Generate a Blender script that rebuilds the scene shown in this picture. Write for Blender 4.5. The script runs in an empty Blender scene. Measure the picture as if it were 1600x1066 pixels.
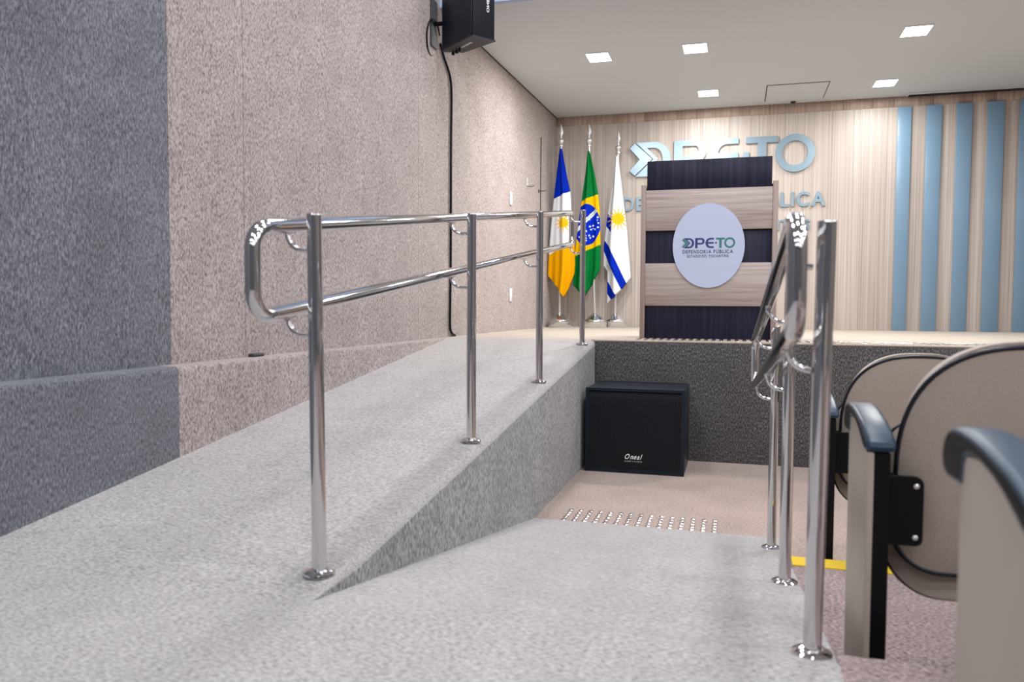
import bpy, bmesh, math, random
from mathutils import Vector, Matrix
random.seed(7)
scene = bpy.context.scene
COL = scene.collection

# ------------------------------------------------------------------ camera
EYE = 1.145
Rv = Vector((0.96176822, 0.2738085, 0.00554935))
Uv = Vector((-0.0180593, 0.04318931, 0.99890367))
Fv = Vector((-0.27326864, 0.96081403, -0.04648289))
cam_d = bpy.data.cameras.new('camera')
cam = bpy.data.objects.new('camera', cam_d)
COL.objects.link(cam)
M = Matrix.Identity(4)
for i in range(3):
    M[i][0] = Rv[i]; M[i][1] = Uv[i]; M[i][2] = -Fv[i]
M[0][3], M[1][3], M[2][3] = 0, 0, EYE
cam.matrix_world = M
cam_d.sensor_fit = 'HORIZONTAL'
cam_d.sensor_width = 36.0
cam_d.lens = 1218.7 * 36 / 1600
cam_d.clip_start = 0.02
cam_d.dof.use_dof = True
cam_d.dof.focus_distance = 6.4
cam_d.dof.aperture_fstop = 3.4
scene.camera = cam

# ------------------------------------------------------------------ light
scene.view_settings.view_transform = 'Standard'
scene.view_settings.look = 'None'
scene.view_settings.gamma = 1
scene.view_settings.use_curve_mapping = False
scene.view_settings.exposure = 0.1
world = bpy.data.worlds.new('world')
scene.world = world
world.use_nodes = True
world.node_tree.nodes['Background'].inputs[0].default_value = (0.75, 0.8, 1.0, 1)
world.node_tree.nodes['Background'].inputs[1].default_value = 0.05

HALL_POWER = 20
STAGE_POWER = 38

def area(name, loc, size, power, color, rot=(0, 0, 0)):
    l = bpy.data.lights.new(name, 'AREA')
    l.shape = 'SQUARE'; l.size = size; l.energy = power; l.color = color
    o = bpy.data.objects.new(name, l); COL.objects.link(o)
    o.location = loc; o.rotation_euler = rot
    return o
# the square lamps of the hall ceiling, a regular grid above the audience
for gy in (-4.8, -2.4, -0.4, 1.6, 3.2, 4.8):
    for gx in (-1.4, 0.5, 2.4, 4.3, 6.0):
        area('hall_lamp', (gx, gy, 4.17), 0.42, HALL_POWER, (0.93, 0.94, 1.0))

# ------------------------------------------------------------------ helpers
def link(name, me, mat=None, parent=None, loc=None):
    o = bpy.data.objects.new(name, me)
    COL.objects.link(o)
    if mat and me is not None and len(me.materials) == 0:
        me.materials.append(mat)
    if parent: o.parent = parent
    if loc: o.location = loc
    return o
def empty(name, loc=(0, 0, 0), rz=0, parent=None):
    o = bpy.data.objects.new(name, None)
    o.empty_display_size = 0.1
    COL.objects.link(o); o.location = loc; o.rotation_euler = (0, 0, rz)
    if parent: o.parent = parent
    return o
def tag(o, label=None, cat=None, group=None, kind=None):
    if label: o['label'] = label
    if cat: o['category'] = cat
    if group: o['group'] = group
    if kind: o['kind'] = kind
    return o
def smooth(me, ang=40):
    for p in me.polygons: p.use_smooth = True
    try: me.set_sharp_from_angle(angle=math.radians(ang))
    except Exception: pass
    return me
def mesh(name, vs, fs):
    me = bpy.data.meshes.new(name)
    me.from_pydata([tuple(v) for v in vs], [], fs)
    bm = bmesh.new(); bm.from_mesh(me)
    bmesh.ops.recalc_face_normals(bm, faces=bm.faces)
    bm.to_mesh(me); bm.free()
    me.update()
    return me
def box_me(x0, x1, y0, y1, z0, z1, bev=0, seg=2, name='box'):
    bm = bmesh.new()
    bmesh.ops.create_cube(bm, size=1)
    for v in bm.verts:
        v.co = Vector((x0 if v.co.x < 0 else x1, y0 if v.co.y < 0 else y1, z0 if v.co.z < 0 else z1))
    if bev:
        bmesh.ops.bevel(bm, geom=bm.edges[:], offset=bev, segments=seg, profile=0.5, affect='EDGES')
    me = bpy.data.meshes.new(name); bm.to_mesh(me); bm.free()
    if bev: smooth(me, 50)
    return me
def prism_me(pts, axis, a, b, bev=0, seg=2):
    """polygon pts (2D) extruded along axis from a to b. axis 'x': pts=(y,z); 'y': (x,z); 'z': (x,y)"""
    def P(p, t):
        return {'x': (t, p[0], p[1]), 'y': (p[0], t, p[1]), 'z': (p[0], p[1], t)}[axis]
    bm = bmesh.new()
    va = [bm.verts.new(P(p, a)) for p in pts]
    vb = [bm.verts.new(P(p, b)) for p in pts]
    n = len(pts)
    bm.faces.new(va); bm.faces.new(vb[::-1])
    for i in range(n): bm.faces.new((va[i], vb[i], vb[(i + 1) % n], va[(i + 1) % n]))
    bmesh.ops.recalc_face_normals(bm, faces=bm.faces)
    if bev:
        ed = [e for e in bm.edges if len(e.link_faces) == 2 and any(len(f.verts) > 4 or n == 4 for f in e.link_faces)]
        ed = [e for e in ed if e.calc_face_angle(0) > 0.9]
        bmesh.ops.bevel(bm, geom=ed, offset=bev, segments=seg, profile=0.5, affect='EDGES')
    me = bpy.data.meshes.new('prism'); bm.to_mesh(me); bm.free()
    smooth(me, 35)
    return me
def tube_me(pts, r, seg=16, closed=False, caps=True):
    pts = [Vector(p) for p in pts]
    n = len(pts)
    T = []
    for i in range(n):
        if closed: t = pts[(i + 1) % n] - pts[i - 1]
        else: t = pts[min(i + 1, n - 1)] - pts[max(i - 1, 0)]
        T.append(t.normalized())
    ref = Vector((0, 0, 1)) if abs(T[0].z) < 0.9 else Vector((1, 0, 0))
    N = (ref - T[0] * ref.dot(T[0])).normalized()
    vs, fs = [], []
    for i in range(n):
        if i:
            N = (N - T[i] * N.dot(T[i])).normalized()
        B = T[i].cross(N)
        for k in range(seg):
            a = 2 * math.pi * k / seg
            vs.append(pts[i] + (N * math.cos(a) + B * math.sin(a)) * r)
    m = n if closed else n - 1
    for i in range(m):
        j = (i + 1) % n
        for k in range(seg):
            l = (k + 1) % seg
            fs.append((i * seg + k, i * seg + l, j * seg + l, j * seg + k))
    if caps and not closed:
        fs.append(tuple(range(seg))[::-1]); fs.append(tuple((n - 1) * seg + k for k in range(seg)))
    return smooth(mesh('tube', vs, fs), 50)
def lathe_me(prof, seg=24):
    vs, fs = [], []
    n = len(prof)
    for r, z in prof:
        for k in range(seg):
            a = 2 * math.pi * k / seg
            vs.append((r * math.cos(a), r * math.sin(a), z))
    for i in range(n - 1):
        for k in range(seg):
            l = (k + 1) % seg
            fs.append((i * seg + k, i * seg + l, (i + 1) * seg + l, (i + 1) * seg + k))
    fs.append(tuple(range(seg))); fs.append(tuple((n - 1) * seg + k for k in range(seg)))
    return smooth(mesh('lathe', vs, fs), 40)
def curve_to_mesh(cu):
    o = bpy.data.objects.new('tmp', cu); COL.objects.link(o)
    dg = bpy.context.evaluated_depsgraph_get(); dg.update()
    me = bpy.data.meshes.new_from_object(o.evaluated_get(dg))
    bpy.data.objects.remove(o)
    return me
def flat_me(loops, th):
    """2D outlines (with holes) -> plate in the XZ plane, thickness th towards -Y"""
    cu = bpy.data.curves.new('shape', 'CURVE'); cu.dimensions = '2D'; cu.fill_mode = 'BOTH'; cu.extrude = th / 2
    for L in loops:
        s = cu.splines.new('POLY'); s.points.add(len(L) - 1); s.use_cyclic_u = True
        for p, q in zip(s.points, L): p.co = (q[0], q[1], 0, 1)
    me = curve_to_mesh(cu)
    me.transform(Matrix.Translation((0, -th / 2, 0)) @ Matrix.Rotation(math.pi / 2, 4, 'X'))
    return me
def text_me(s, th=0.002, bold=0.0, shear=0.0):
    cu = bpy.data.curves.new('txt', 'FONT'); cu.body = s; cu.size = 1; cu.extrude = th / 2; cu.offset = bold; cu.shear = shear
    cu.resolution_u = 4
    me = curve_to_mesh(cu); me.materials.clear()
    return me
def text_line(s, x0, x1, zb, h, y, th, mat, parent, name='letter', bold=0.02, shear=0, gap=0.12):
    """letters from x0 to x1, baseline zb, cap height h, front towards -Y, one mesh per letter"""
    items, x = [], 0
    for ch in s:
        if ch == ' ': x += 0.32; continue
        me = text_me(ch, 1.0, bold, shear)
        xs = [v.co.x for v in me.vertices]
        items.append((me, x - min(xs))); x += max(xs) - min(xs) + gap
    x -= gap
    sx = (x1 - x0) / x; sz = h / 0.70
    for me, off in items:
        for v in me.vertices:
            v.co = Vector((x0 + (v.co.x + off) * sx, y - (v.co.z + 0.5) * th, zb + v.co.y * sz))
        link(name, me, mat, parent)

# ------------------------------------------------------------------ materials
def new_mat(name):
    m = bpy.data.materials.new(name); m.use_nodes = True
    nt = m.node_tree
    return m, nt, nt.nodes['Principled BSDF']
def plain(name, col, rough=0.5, metal=0.0, spec=0.5, coat=0.0):
    m, nt, b = new_mat(name)
    b.inputs['Base Color'].default_value = (*col, 1)
    b.inputs['Roughness'].default_value = rough
    b.inputs['Metallic'].default_value = metal
    b.inputs['Specular IOR Level'].default_value = spec
    b.inputs['Coat Weight'].default_value = coat
    # faint unevenness of the finish
    tc = nt.nodes.new('ShaderNodeTexCoord'); no = nt.nodes.new('ShaderNodeTexNoise')
    no.inputs['Scale'].default_value = 35
    mr = nt.nodes.new('ShaderNodeMapRange')
    mr.inputs['To Min'].default_value = max(0, rough - 0.02); mr.inputs['To Max'].default_value = rough + 0.02
    nt.links.new(tc.outputs['Object'], no.inputs['Vector'])
    nt.links.new(no.outputs['Fac'], mr.inputs['Value'])
    nt.links.new(mr.outputs['Result'], b.inputs['Roughness'])
    return m
def ramp(nt, stops):
    r = nt.nodes.new('ShaderNodeValToRGB')
    e = r.color_ramp.elements
    while len(e) < len(stops): e.new(0.5)
    for el, (p, c) in zip(e, stops):
        el.position = p; el.color = (*c, 1)
    return r
def carpet(name, dark, mid, light, scale=(150, 150, 150), big=0.12, bump=0.5, lo=0.36, hi=0.64):
    m, nt, b = new_mat(name)
    tc = nt.nodes.new('ShaderNodeTexCoord')
    mp = nt.nodes.new('ShaderNodeMapping'); mp.inputs['Scale'].default_value = scale
    n1 = nt.nodes.new('ShaderNodeTexNoise'); n1.inputs['Scale'].default_value = 1; n1.inputs['Detail'].default_value = 4
    n1.inputs['Roughness'].default_value = 0.78
    nt.links.new(tc.outputs['Object'], mp.inputs['Vector']); nt.links.new(mp.outputs['Vector'], n1.inputs['Vector'])
    r = ramp(nt, [(lo, dark), (0.5, mid), (hi, light)])
    nt.links.new(n1.outputs['Fac'], r.inputs['Fac'])
    n2 = nt.nodes.new('ShaderNodeTexNoise'); n2.inputs['Scale'].default_value = 3.5; n2.inputs['Detail'].default_value = 4
    nt.links.new(tc.outputs['Object'], n2.inputs['Vector'])
    mr = nt.nodes.new('ShaderNodeMapRange'); mr.inputs['From Min'].default_value = 0.3; mr.inputs['From Max'].default_value = 0.7
    mr.inputs['To Min'].default_value = 1 - big; mr.inputs['To Max'].default_value = 1 + big
    nt.links.new(n2.outputs['Fac'], mr.inputs['Value'])
    mx = nt.nodes.new('ShaderNodeVectorMath'); mx.operation = 'SCALE'
    nt.links.new(r.outputs['Color'], mx.inputs[0]); nt.links.new(mr.outputs['Result'], mx.inputs['Scale'])
    nt.links.new(mx.outputs['Vector'], b.inputs['Base Color'])
    b.inputs['Roughness'].default_value = 0.95
    b.inputs['Specular IOR Level'].default_value = 0.1
    b.inputs['Sheen Weight'].default_value = 0.25
    bp = nt.nodes.new('ShaderNodeBump'); bp.inputs['Strength'].default_value = bump; bp.inputs['Distance'].default_value = 0.004
    nt.links.new(n1.outputs['Fac'], bp.inputs['Height']); nt.links.new(bp.outputs['Normal'], b.inputs['Normal'])
    return m
def wood(name, stops, scale, rough=0.45, bump=0.05, spec=0.4):
    m, nt, b = new_mat(name)
    tc = nt.nodes.new('ShaderNodeTexCoord'); oi = nt.nodes.new('ShaderNodeObjectInfo')
    mp = nt.nodes.new('ShaderNodeMapping'); mp.inputs['Scale'].default_value = scale
    n1 = nt.nodes.new('ShaderNodeTexNoise'); n1.noise_dimensions = '4D'; n1.inputs['Scale'].default_value = 1
    n1.inputs['Detail'].default_value = 5; n1.inputs['Roughness'].default_value = 0.6
    w = nt.nodes.new('ShaderNodeMath'); w.operation = 'MULTIPLY'; w.inputs[1].default_value = 31
    nt.links.new(oi.outputs['Random'], w.inputs[0]); nt.links.new(w.outputs[0], n1.inputs['W'])
    nt.links.new(tc.outputs['Object'], mp.inputs['Vector']); nt.links.new(mp.outputs['Vector'], n1.inputs['Vector'])
    r = ramp(nt, stops)
    nt.links.new(n1.outputs['Fac'], r.inputs['Fac'])
    mr = nt.nodes.new('ShaderNodeMapRange'); mr.inputs['To Min'].default_value = 0.93; mr.inputs['To Max'].default_value = 1.07
    nt.links.new(oi.outputs['Random'], mr.inputs['Value'])
    mx = nt.nodes.new('ShaderNodeVectorMath'); mx.operation = 'SCALE'
    nt.links.new(r.outputs['Color'], mx.inputs[0]); nt.links.new(mr.outputs['Result'], mx.inputs['Scale'])
    nt.links.new(mx.outputs['Vector'], b.inputs['Base Color'])
    b.inputs['Roughness'].default_value = rough; b.inputs['Specular IOR Level'].default_value = spec
    bp = nt.nodes.new('ShaderNodeBump'); bp.inputs['Strength'].default_value = bump; bp.inputs['Distance'].default_value = 0.002
    nt.links.new(n1.outputs['Fac'], bp.inputs['Height']); nt.links.new(bp.outputs['Normal'], b.inputs['Normal'])
    return m
def emit(name, col, s):
    m, nt, b = new_mat(name)
    b.inputs['Base Color'].default_value = (0.9, 0.9, 0.9, 1)
    b.inputs['Emission Color'].default_value = (*col, 1); b.inputs['Emission Strength'].default_value = s
    return m

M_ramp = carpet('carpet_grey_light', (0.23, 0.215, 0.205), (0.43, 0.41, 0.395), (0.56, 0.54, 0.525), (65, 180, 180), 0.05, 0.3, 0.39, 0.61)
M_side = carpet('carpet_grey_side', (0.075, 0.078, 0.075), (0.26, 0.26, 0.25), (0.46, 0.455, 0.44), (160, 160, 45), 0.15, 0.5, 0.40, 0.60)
M_grey = carpet('carpet_grey_wall', (0.04, 0.043, 0.05), (0.145, 0.153, 0.172), (0.31, 0.32, 0.345), (200, 200, 55), 0.14, 0.6, 0.36, 0.64)
M_pink = carpet('carpet_pink_wall', (0.11, 0.085, 0.08), (0.40, 0.335, 0.315), (0.56, 0.485, 0.46), (180, 180, 60), 0.08, 0.6, 0.385, 0.60)
M_floor = carpet('carpet_beige_floor', (0.22, 0.16, 0.135), (0.42, 0.325, 0.275), (0.54, 0.43, 0.37), (80, 190, 190), 0.08, 0.3, 0.4, 0.6)
M_tier = carpet('carpet_rose_tier', (0.11, 0.078, 0.076), (0.32, 0.235, 0.225), (0.50, 0.39, 0.375), (80, 170, 170), 0.12, 0.5, 0.4, 0.6)
M_stage = carpet('carpet_beige_stage', (0.38, 0.32, 0.26), (0.51, 0.44, 0.36), (0.59, 0.52, 0.44), (60, 120, 120), 0.05, 0.3)
M_front = carpet('carpet_charcoal_front', (0.02, 0.02, 0.02), (0.085, 0.08, 0.077), (0.30, 0.29, 0.28), (150, 150, 55), 0.1, 0.7, 0.38, 0.66)
M_ceil = plain('ceiling_paint', (0.63, 0.675, 0.705), 0.8, spec=0.2)
M_fascia = plain('fascia_paint', (0.45, 0.56, 0.75), 0.7)
M_hall = plain('hall_paint', (0.24, 0.225, 0.215), 0.85, spec=0.2)
M_wood = wood('wood_wall', [(0.25, (0.27, 0.21, 0.175)), (0.42, (0.44, 0.375, 0.33)), (0.58, (0.54, 0.48, 0.435)), (0.68, (0.61, 0.565, 0.525)), (0.78, (0.76, 0.74, 0.72))], (85, 85, 0.45))
M_woodband = wood('wood_band', [(0.25, (0.27, 0.19, 0.15)), (0.5, (0.42, 0.32, 0.26)), (0.75, (0.56, 0.46, 0.38))], (45, 45, 1.2))
M_board = wood('wood_board', [(0.25, (0.30, 0.23, 0.20)), (0.45, (0.44, 0.36, 0.325)), (0.6, (0.52, 0.44, 0.405)), (0.78, (0.62, 0.55, 0.52))], (1.6, 60, 60))
M_boardv = wood('wood_board_edge', [(0.25, (0.24, 0.175, 0.15)), (0.5, (0.37, 0.29, 0.25)), (0.75, (0.46, 0.38, 0.33))], (60, 60, 1.6))
M_dark = wood('wood_dark', [(0.3, (0.010, 0.011, 0.024)), (0.5, (0.019, 0.020, 0.045)), (0.66, (0.033, 0.034, 0.072)), (0.8, (0.07, 0.072, 0.13))], (60, 60, 1.0), 0.5, 0.05, 0.25)
M_blue = plain('blue_lacquer', (0.185, 0.305, 0.43), 0.32)
M_letter = plain('brushed_letter', (0.28, 0.385, 0.46), 0.33, 0.5)
M_chrome = plain('polished_steel', (0.66, 0.65, 0.65), 0.07, 1.0)
M_satin = plain('satin_steel', (0.80, 0.81, 0.82), 0.38, 0.85)
M_alu = plain('polished_aluminium', (0.80, 0.82, 0.84), 0.2, 1.0)
M_black = plain('black_plastic', (0.003, 0.003, 0.0035), 0.5, spec=0.2)
M_cab = plain('speaker_cabinet', (0.004, 0.010, 0.020), 0.36, spec=0.35)
M_under = plain('speaker_base_grey', (0.045, 0.045, 0.046), 0.6)
M_armsheen = plain('armrest_blue_sheen', (0.008, 0.036, 0.070), 0.36, spec=0.5)  # black rubber with the reflected bluish light put into its colour
M_pipe = plain('black_piping', (0.003, 0.006, 0.014), 0.3, spec=0.5)
M_beige = carpet('seat_fabric', (0.36, 0.30, 0.25), (0.43, 0.365, 0.31), (0.48, 0.42, 0.36), (420, 420, 420), 0.05, 0.15)
M_panel = plain('seat_side_panel', (0.46, 0.40, 0.34), 0.42)
M_white = plain('white_plastic', (0.82, 0.83, 0.84), 0.4)
M_oval = plain('oval_plaque', (0.57, 0.63, 0.81), 0.22)
M_yellow = plain('yellow_tape', (0.80, 0.55, 0.03), 0.6)
M_gap = plain('dark_gap', (0.02, 0.02, 0.02), 0.9)
M_ink = plain('print_ink_grey', (0.05, 0.055, 0.12), 0.5)
M_navy = plain('print_navy', (0.035, 0.05, 0.19), 0.45)
M_green = plain('print_green', (0.05, 0.22, 0.20), 0.45)
M_mottog = plain('motto_green', (0.05, 0.30, 0.12), 0.7)
M_lamp = emit('lamp_diffuser', (0.93, 0.97, 1.0), 9)
def make_grille():
    m, nt, b = new_mat('speaker_grille')
    tc = nt.nodes.new('ShaderNodeTexCoord')
    vo = nt.nodes.new('ShaderNodeTexVoronoi'); vo.inputs['Scale'].default_value = 105; vo.inputs['Randomness'].default_value = 0.0
    mp = nt.nodes.new('ShaderNodeMapping'); mp.inputs['Rotation'].default_value = (0, math.radians(45), 0); mp.inputs['Scale'].default_value = (1, 0.001, 1)
    nt.links.new(tc.outputs['Object'], mp.inputs['Vector']); nt.links.new(mp.outputs['Vector'], vo.inputs['Vector'])
    r = ramp(nt, [(0.13, (0.07, 0.08, 0.11)), (0.24, (0.0008, 0.001, 0.0022))])
    nt.links.new(vo.outputs['Distance'], r.inputs['Fac'])
    nt.links.new(r.outputs['Color'], b.inputs['Base Color'])
    b.inputs['Roughness'].default_value = 0.55; b.inputs['Specular IOR Level'].default_value = 0.2
    return m
M_grille = make_grille()

# ------------------------------------------------------------------ levels of the place
Z0, ZL, ZS, ZC = 0.0, 0.395, 0.884, 3.421      # pit floor, landing, stage, stage ceiling
YR, YE, YS, YB = 1.72, 4.015, 5.86, 9.385      # ramps start, down ramp ends, stage front, back wall
XS, XL, XR = -1.011, -2.185, 0.225             # ramp side, ledge face, right edge of the down ramp
XMAX = 7.0; YMIN = -6.5; ZH = 4.2
def xw(y): return -2.125 + 0.0236 * (y - 9.385)

def struct(name, me, mat, parent=None):
    o = link(name, me, mat, parent)
    if not parent: o['kind'] = 'structure'
    return o

# pit floor in front of the stage
struct('floor', box_me(XS, XMAX, YE, YS, -0.1, Z0), M_floor)
# landing where the two ramps part
struct('floor_landing', box_me(xw(YMIN), XR, YMIN, YR, -0.1, ZL), M_ramp)
# ramp going down to the pit
struct('floor_ramp_down', mesh('r', [(XS, YR, -.1), (XR, YR, -.1), (XR, YE, -.1), (XS, YE, -.1), (XS, YR, ZL), (XR, YR, ZL), (XR, YE, 0.002), (XS, YE, 0.002)],
       [(0, 1, 2, 3), (4, 5, 6, 7), (0, 1, 5, 4), (1, 2, 6, 5), (2, 3, 7, 6), (3, 0, 4, 7)]), M_ramp)
# ramp going up to the stage: top carpet wraps over a rounded edge, side is a child
NR = 12
def up_ramp():
    vs, fs = [], []
    r = 0.045
    sec = [(XL - 0.06, 0.0)] + [(XS - r + r * math.sin(a), -r + r * math.cos(a)) for a in [i * math.pi / 2 / 6 for i in range(7)]]
    ys = [YR + (YS - YR) * i / NR for i in range(NR + 1)]
    for y in ys:
        zt = ZL + (ZS - ZL) * (y - YR) / (YS - YR)
        k = min(1, max(0.02, (zt - (ZL - 0.172 * (y - YR))) / 0.06))
        for x, dz in sec:
            xx = x if x < XS - r else XS - r * k + (x - (XS - r)) * k
            vs.append((xx, y, zt + dz * k))
    n = len(sec)
    for i in range(NR):
        for j in range(n - 1):
            fs.append((i * n + j, i * n + j + 1, (i + 1) * n + j + 1, (i + 1) * n + j))
    return smooth(mesh('up', vs, fs), 60)
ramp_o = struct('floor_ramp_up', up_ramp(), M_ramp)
side = mesh('side', [(XS, YR, ZL - 0.002), (XS, YR, -0.1), (XS, YS, -0.1), (XS, YS, ZS - 0.045), (XS, YR + 0.25, ZL + (ZS - ZL) * 0.25 / (YS - YR) - 0.03),
                     (XS - .03, YR, ZL - 0.002), (XS - .03, YR, -0.1), (XS - .03, YS, -0.1), (XS - .03, YS, ZS - 0.03), (XS - .03, YR + 0.25, ZL + (ZS - ZL) * 0.25 / (YS - YR) - 0.03)],
            [(0, 1, 2, 3, 4), (5, 6, 7, 8, 9), (0, 1, 6, 5), (1, 2, 7, 6), (2, 3, 8, 7), (3, 4, 9, 8), (4, 0, 5, 9)])
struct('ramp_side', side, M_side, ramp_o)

# tiers under the seats, right of the down ramp
struct('floor_tier_landing', box_me(XR, XMAX, YMIN, YR + 0.06, -0.1, ZL), M_tier)
struct('floor_tier_step', box_me(XR, XMAX, YR + 0.06, 3.17, -0.1, 0.17), M_tier)
tag(link('yellow_edge_strip', box_me(XR + 0.004, 5.5, 3.07, 3.175, 0.1705, 0.1745), M_yellow), 'yellow warning strip along the step edge between the seat rows', 'edge strip')
struct('floor_tier_slope', mesh('sl', [(XR, 3.17, -.1), (XMAX, 3.17, -.1), (XMAX, YE, -.1), (XR, YE, -.1), (XR, 3.17, .08), (XMAX, 3.17, .08), (XMAX, YE, 0.001), (XR, YE, 0.001)],
       [(0, 1, 2, 3), (4, 5, 6, 7), (0, 1, 5, 4), (1, 2, 6, 5), (2, 3, 7, 6), (3, 0, 4, 7)]), M_floor)

# stage: beige top, charcoal front
stage = struct('floor_stage', box_me(xw(YS) + 0.005, XMAX, YS + 0.02, YB, ZS - 0.12, ZS, 0.006), M_stage)
struct('stage_front', box_me(XS, XMAX, YS, YS + 0.06, -0.1, ZS - 0.012, 0.008), M_front, stage)
struct('stage_nosing', box_me(XS, XMAX, YS - 0.002, YS + 0.05, ZS - 0.014, ZS + 0.001, 0.006), M_stage, stage)

# left wall: grey then pink carpet lengths, ledge below at stage height
def wall_strip(y0, y1, z0, z1, off=0.0, th=0.05):
    return mesh('w', [(xw(y0) + off, y0, z0), (xw(y1) + off, y1, z0), (xw(y1) + off, y1, z1), (xw(y0) + off, y0, z1),
                      (xw(y0) - th, y0, z0), (xw(y1) - th, y1, z0), (xw(y1) - th, y1, z1), (xw(y0) - th, y0, z1)],
                [(0, 1, 2, 3), (4, 5, 6, 7), (0, 1, 5, 4), (1, 2, 6, 5), (2, 3, 7, 6), (3, 0, 4, 7)])
wl = struct('wall_left', wall_strip(YMIN, YB + .2, -0.1, ZH, -0.02, 0.15), M_hall)
seams = [YMIN, 0.9, 2.765, 3.27, 5.30, 5.98, 8.64, YB]
for a, b in zip(seams[:-1], seams[1:]):
    link('carpet_panel', wall_strip(a + 0.0015, b - 0.0015, ZS - 0.3 if b < 6 else ZS - .1, ZH if b < 5.7 else ZC + .05), M_grey if b < 2.8 else M_pink, wl)
# the ledge
led = [YMIN, 0.6, 2.69, 3.42, YS + 0.02]
tr = struct('trim_1', box_me(xw(YMIN) - 0.02, XL - 0.045, YMIN, YS, 0.0, ZS - 0.05), M_hall)
for a, b in zip(led[:-1], led[1:]):
    pr = [(xw(a), 0.25), (XL, 0.25)] + [(XL - 0.02 + 0.02 * math.cos(t), ZS - 0.02 + 0.02 * math.sin(t)) for t in [i * math.pi / 12 for i in range(7)]] + [(xw(a) - 0.03, ZS)]
    link('carpet_panel', prism_me(pr, 'y', a + 0.001, b - 0.001), M_grey if b < 2.8 else M_pink, tr)

# ceiling of the stage and of the hall
struct('ceiling', box_me(-2.4, XMAX, 5.75, YB + 0.2, ZC, ZC + 0.1), M_ceil)
struct('ceiling_fascia', box_me(-2.5, XMAX, 5.70, 5.75, ZC - 0.004, ZH), M_fascia)
struct('ceiling_hall', box_me(-2.7, XMAX, YMIN, 5.70, ZH, ZH + 0.1), M_ceil)
struct('wall_right', box_me(XMAX, XMAX + 0.1, YMIN, YB + .2, -0.1, ZH), M_hall)
struct('wall_rear', box_me(-2.7, XMAX, YMIN - 0.1, YMIN, -0.1, ZH), M_grey)
# shadow gap where the left wall meets the ceiling
struct('trim_2', mesh('gap', [(xw(5.75) + .007, 5.75, ZC - .007), (xw(YB) + .007, YB, ZC - .007), (xw(YB) + .007, YB, ZC), (xw(5.75) + .007, 5.75, ZC),
       (xw(5.75), 5.75, ZC - .007), (xw(YB), YB, ZC - .007), (xw(YB), YB, ZC), (xw(5.75), 5.75, ZC)],
       [(0, 1, 2, 3), (4, 5, 6, 7), (0, 1, 5, 4), (1, 2, 6, 5), (2, 3, 7, 6), (3, 0, 4, 7)]), M_gap)

# back wall: wood panels over a backing, darker band course on top
wb = struct('wall_back', box_me(-2.3, XMAX, YB + 0.012, YB + 0.1, ZS - 0.1, ZC + 0.05), M_gap)
ZBAND = 3.312
x = -2.125
while x < 5.5:
    w = random.choice((0.20, 0.27, 0.31, 0.36))
    link('wood_panel', box_me(x + 0.0004, x + w - 0.0004, YB, YB + 0.012, ZS, ZBAND - 0.001), M_wood, wb)
    x += w
x = -2.125
while x < 5.5:
    w = random.choice((0.22, 0.3, 0.38))
    link('band_panel', box_me(x + 0.001, x + w - 0.001, YB - 0.004, YB + 0.012, ZBAND, ZC, 0.0008, 1), M_woodband, wb)
    x += w
# blue upright panels, each proud of the wood
BX = [(1.665, 1.80), (1.945, 2.095), (2.237, 2.385), (2.53, 2.685), (2.825, 2.98), (3.12, 3.27)]
ordinals = ['first', 'second', 'third', 'fourth', 'fifth', 'sixth']
for i, (a, b) in enumerate(BX[:5]):
    t = empty('blue_wall_panel', ((a + b) / 2, YB, ZS + .001))
    w = (b - a) / 2
    link('face', box_me(-w, w, -0.032, -0.014, 0, 3.305 - ZS, 0.002, 2), M_blue, t)
    link('batten', box_me(-w + .02, w - .02, -0.014, -0.0005, 0.004, 3.30 - ZS), M_gap, t)
    tag(t, '%s tall blue upright panel on the wood wall counting from the lettering' % ordinals[i] if i < 4 else 'tall blue upright panel on the wood wall cut by the right picture edge', 'wall panel', 'blue upright panels on the stage wall')

# ------------------------------------------------------------------ ceiling fittings
def ceiling_lamp(x, y, label, k=1.0):
    t = empty('ceiling_lamp', (x, y, ZC - 0.0005)); tag(t, label, 'ceiling light', 'square stage lamps')
    a, b = 0.100, 0.122
    fr = link('frame', flat_ring(a, b), M_white, t)
    link('diffuser', box_me(-a, a, -b, b, -0.006, -0.001), M_lamp, t)
    l = area('lamp_light', (x, y, ZC - 0.012), 0.2, STAGE_POWER * k, (1.0, 0.985, 0.965))
    l.data.shape = 'RECTANGLE'; l.data.size = 0.2; l.data.size_y = 0.24
def flat_ring(a, b):
    o = 0.008
    vs, fs = [], []
    for z in (-0.009, -0.0005):
        vs += [(-a - o, -b - o, z), (a + o, -b - o, z), (a + o, b + o, z), (-a - o, b + o, z), (-a, -b, z), (a, -b, z), (a, b, z), (-a, b, z)]
    for k in range(4):
        l = (k + 1) % 4
        fs += [(k, l, 4 + l, 4 + k), (8 + k, 8 + l, 12 + l, 12 + k), (k, l, 8 + l, 8 + k), (4 + k, 4 + l, 12 + l, 12 + k)]
    return mesh('ring', vs, fs)
ceiling_lamp(-1.235, 7.20, 'lit square ceiling lamp nearest the carpeted left wall')
ceiling_lamp(-0.372, 7.17, 'lit square ceiling lamp in the front row, second from the left wall')
ceiling_lamp(1.40, 7.19, 'largest lit square ceiling lamp, front row at the right')
ceiling_lamp(-0.308, 8.70, 'small lit square ceiling lamp above the big wall lettering', 0.48)
ceiling_lamp(1.435, 8.765, 'lit square ceiling lamp right of the access hatch near the back wall', 0.38)
t = empty('access_hatch', (0.588, 8.895, ZC - 0.0005))
link('panel', box_me(-0.297, 0.297, -0.322, 0.322, -0.006, -0.002), M_ceil, t)
link('gap', box_me(-0.306, 0.306, -0.331, 0.331, -0.002, 0), M_gap, t)
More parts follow.
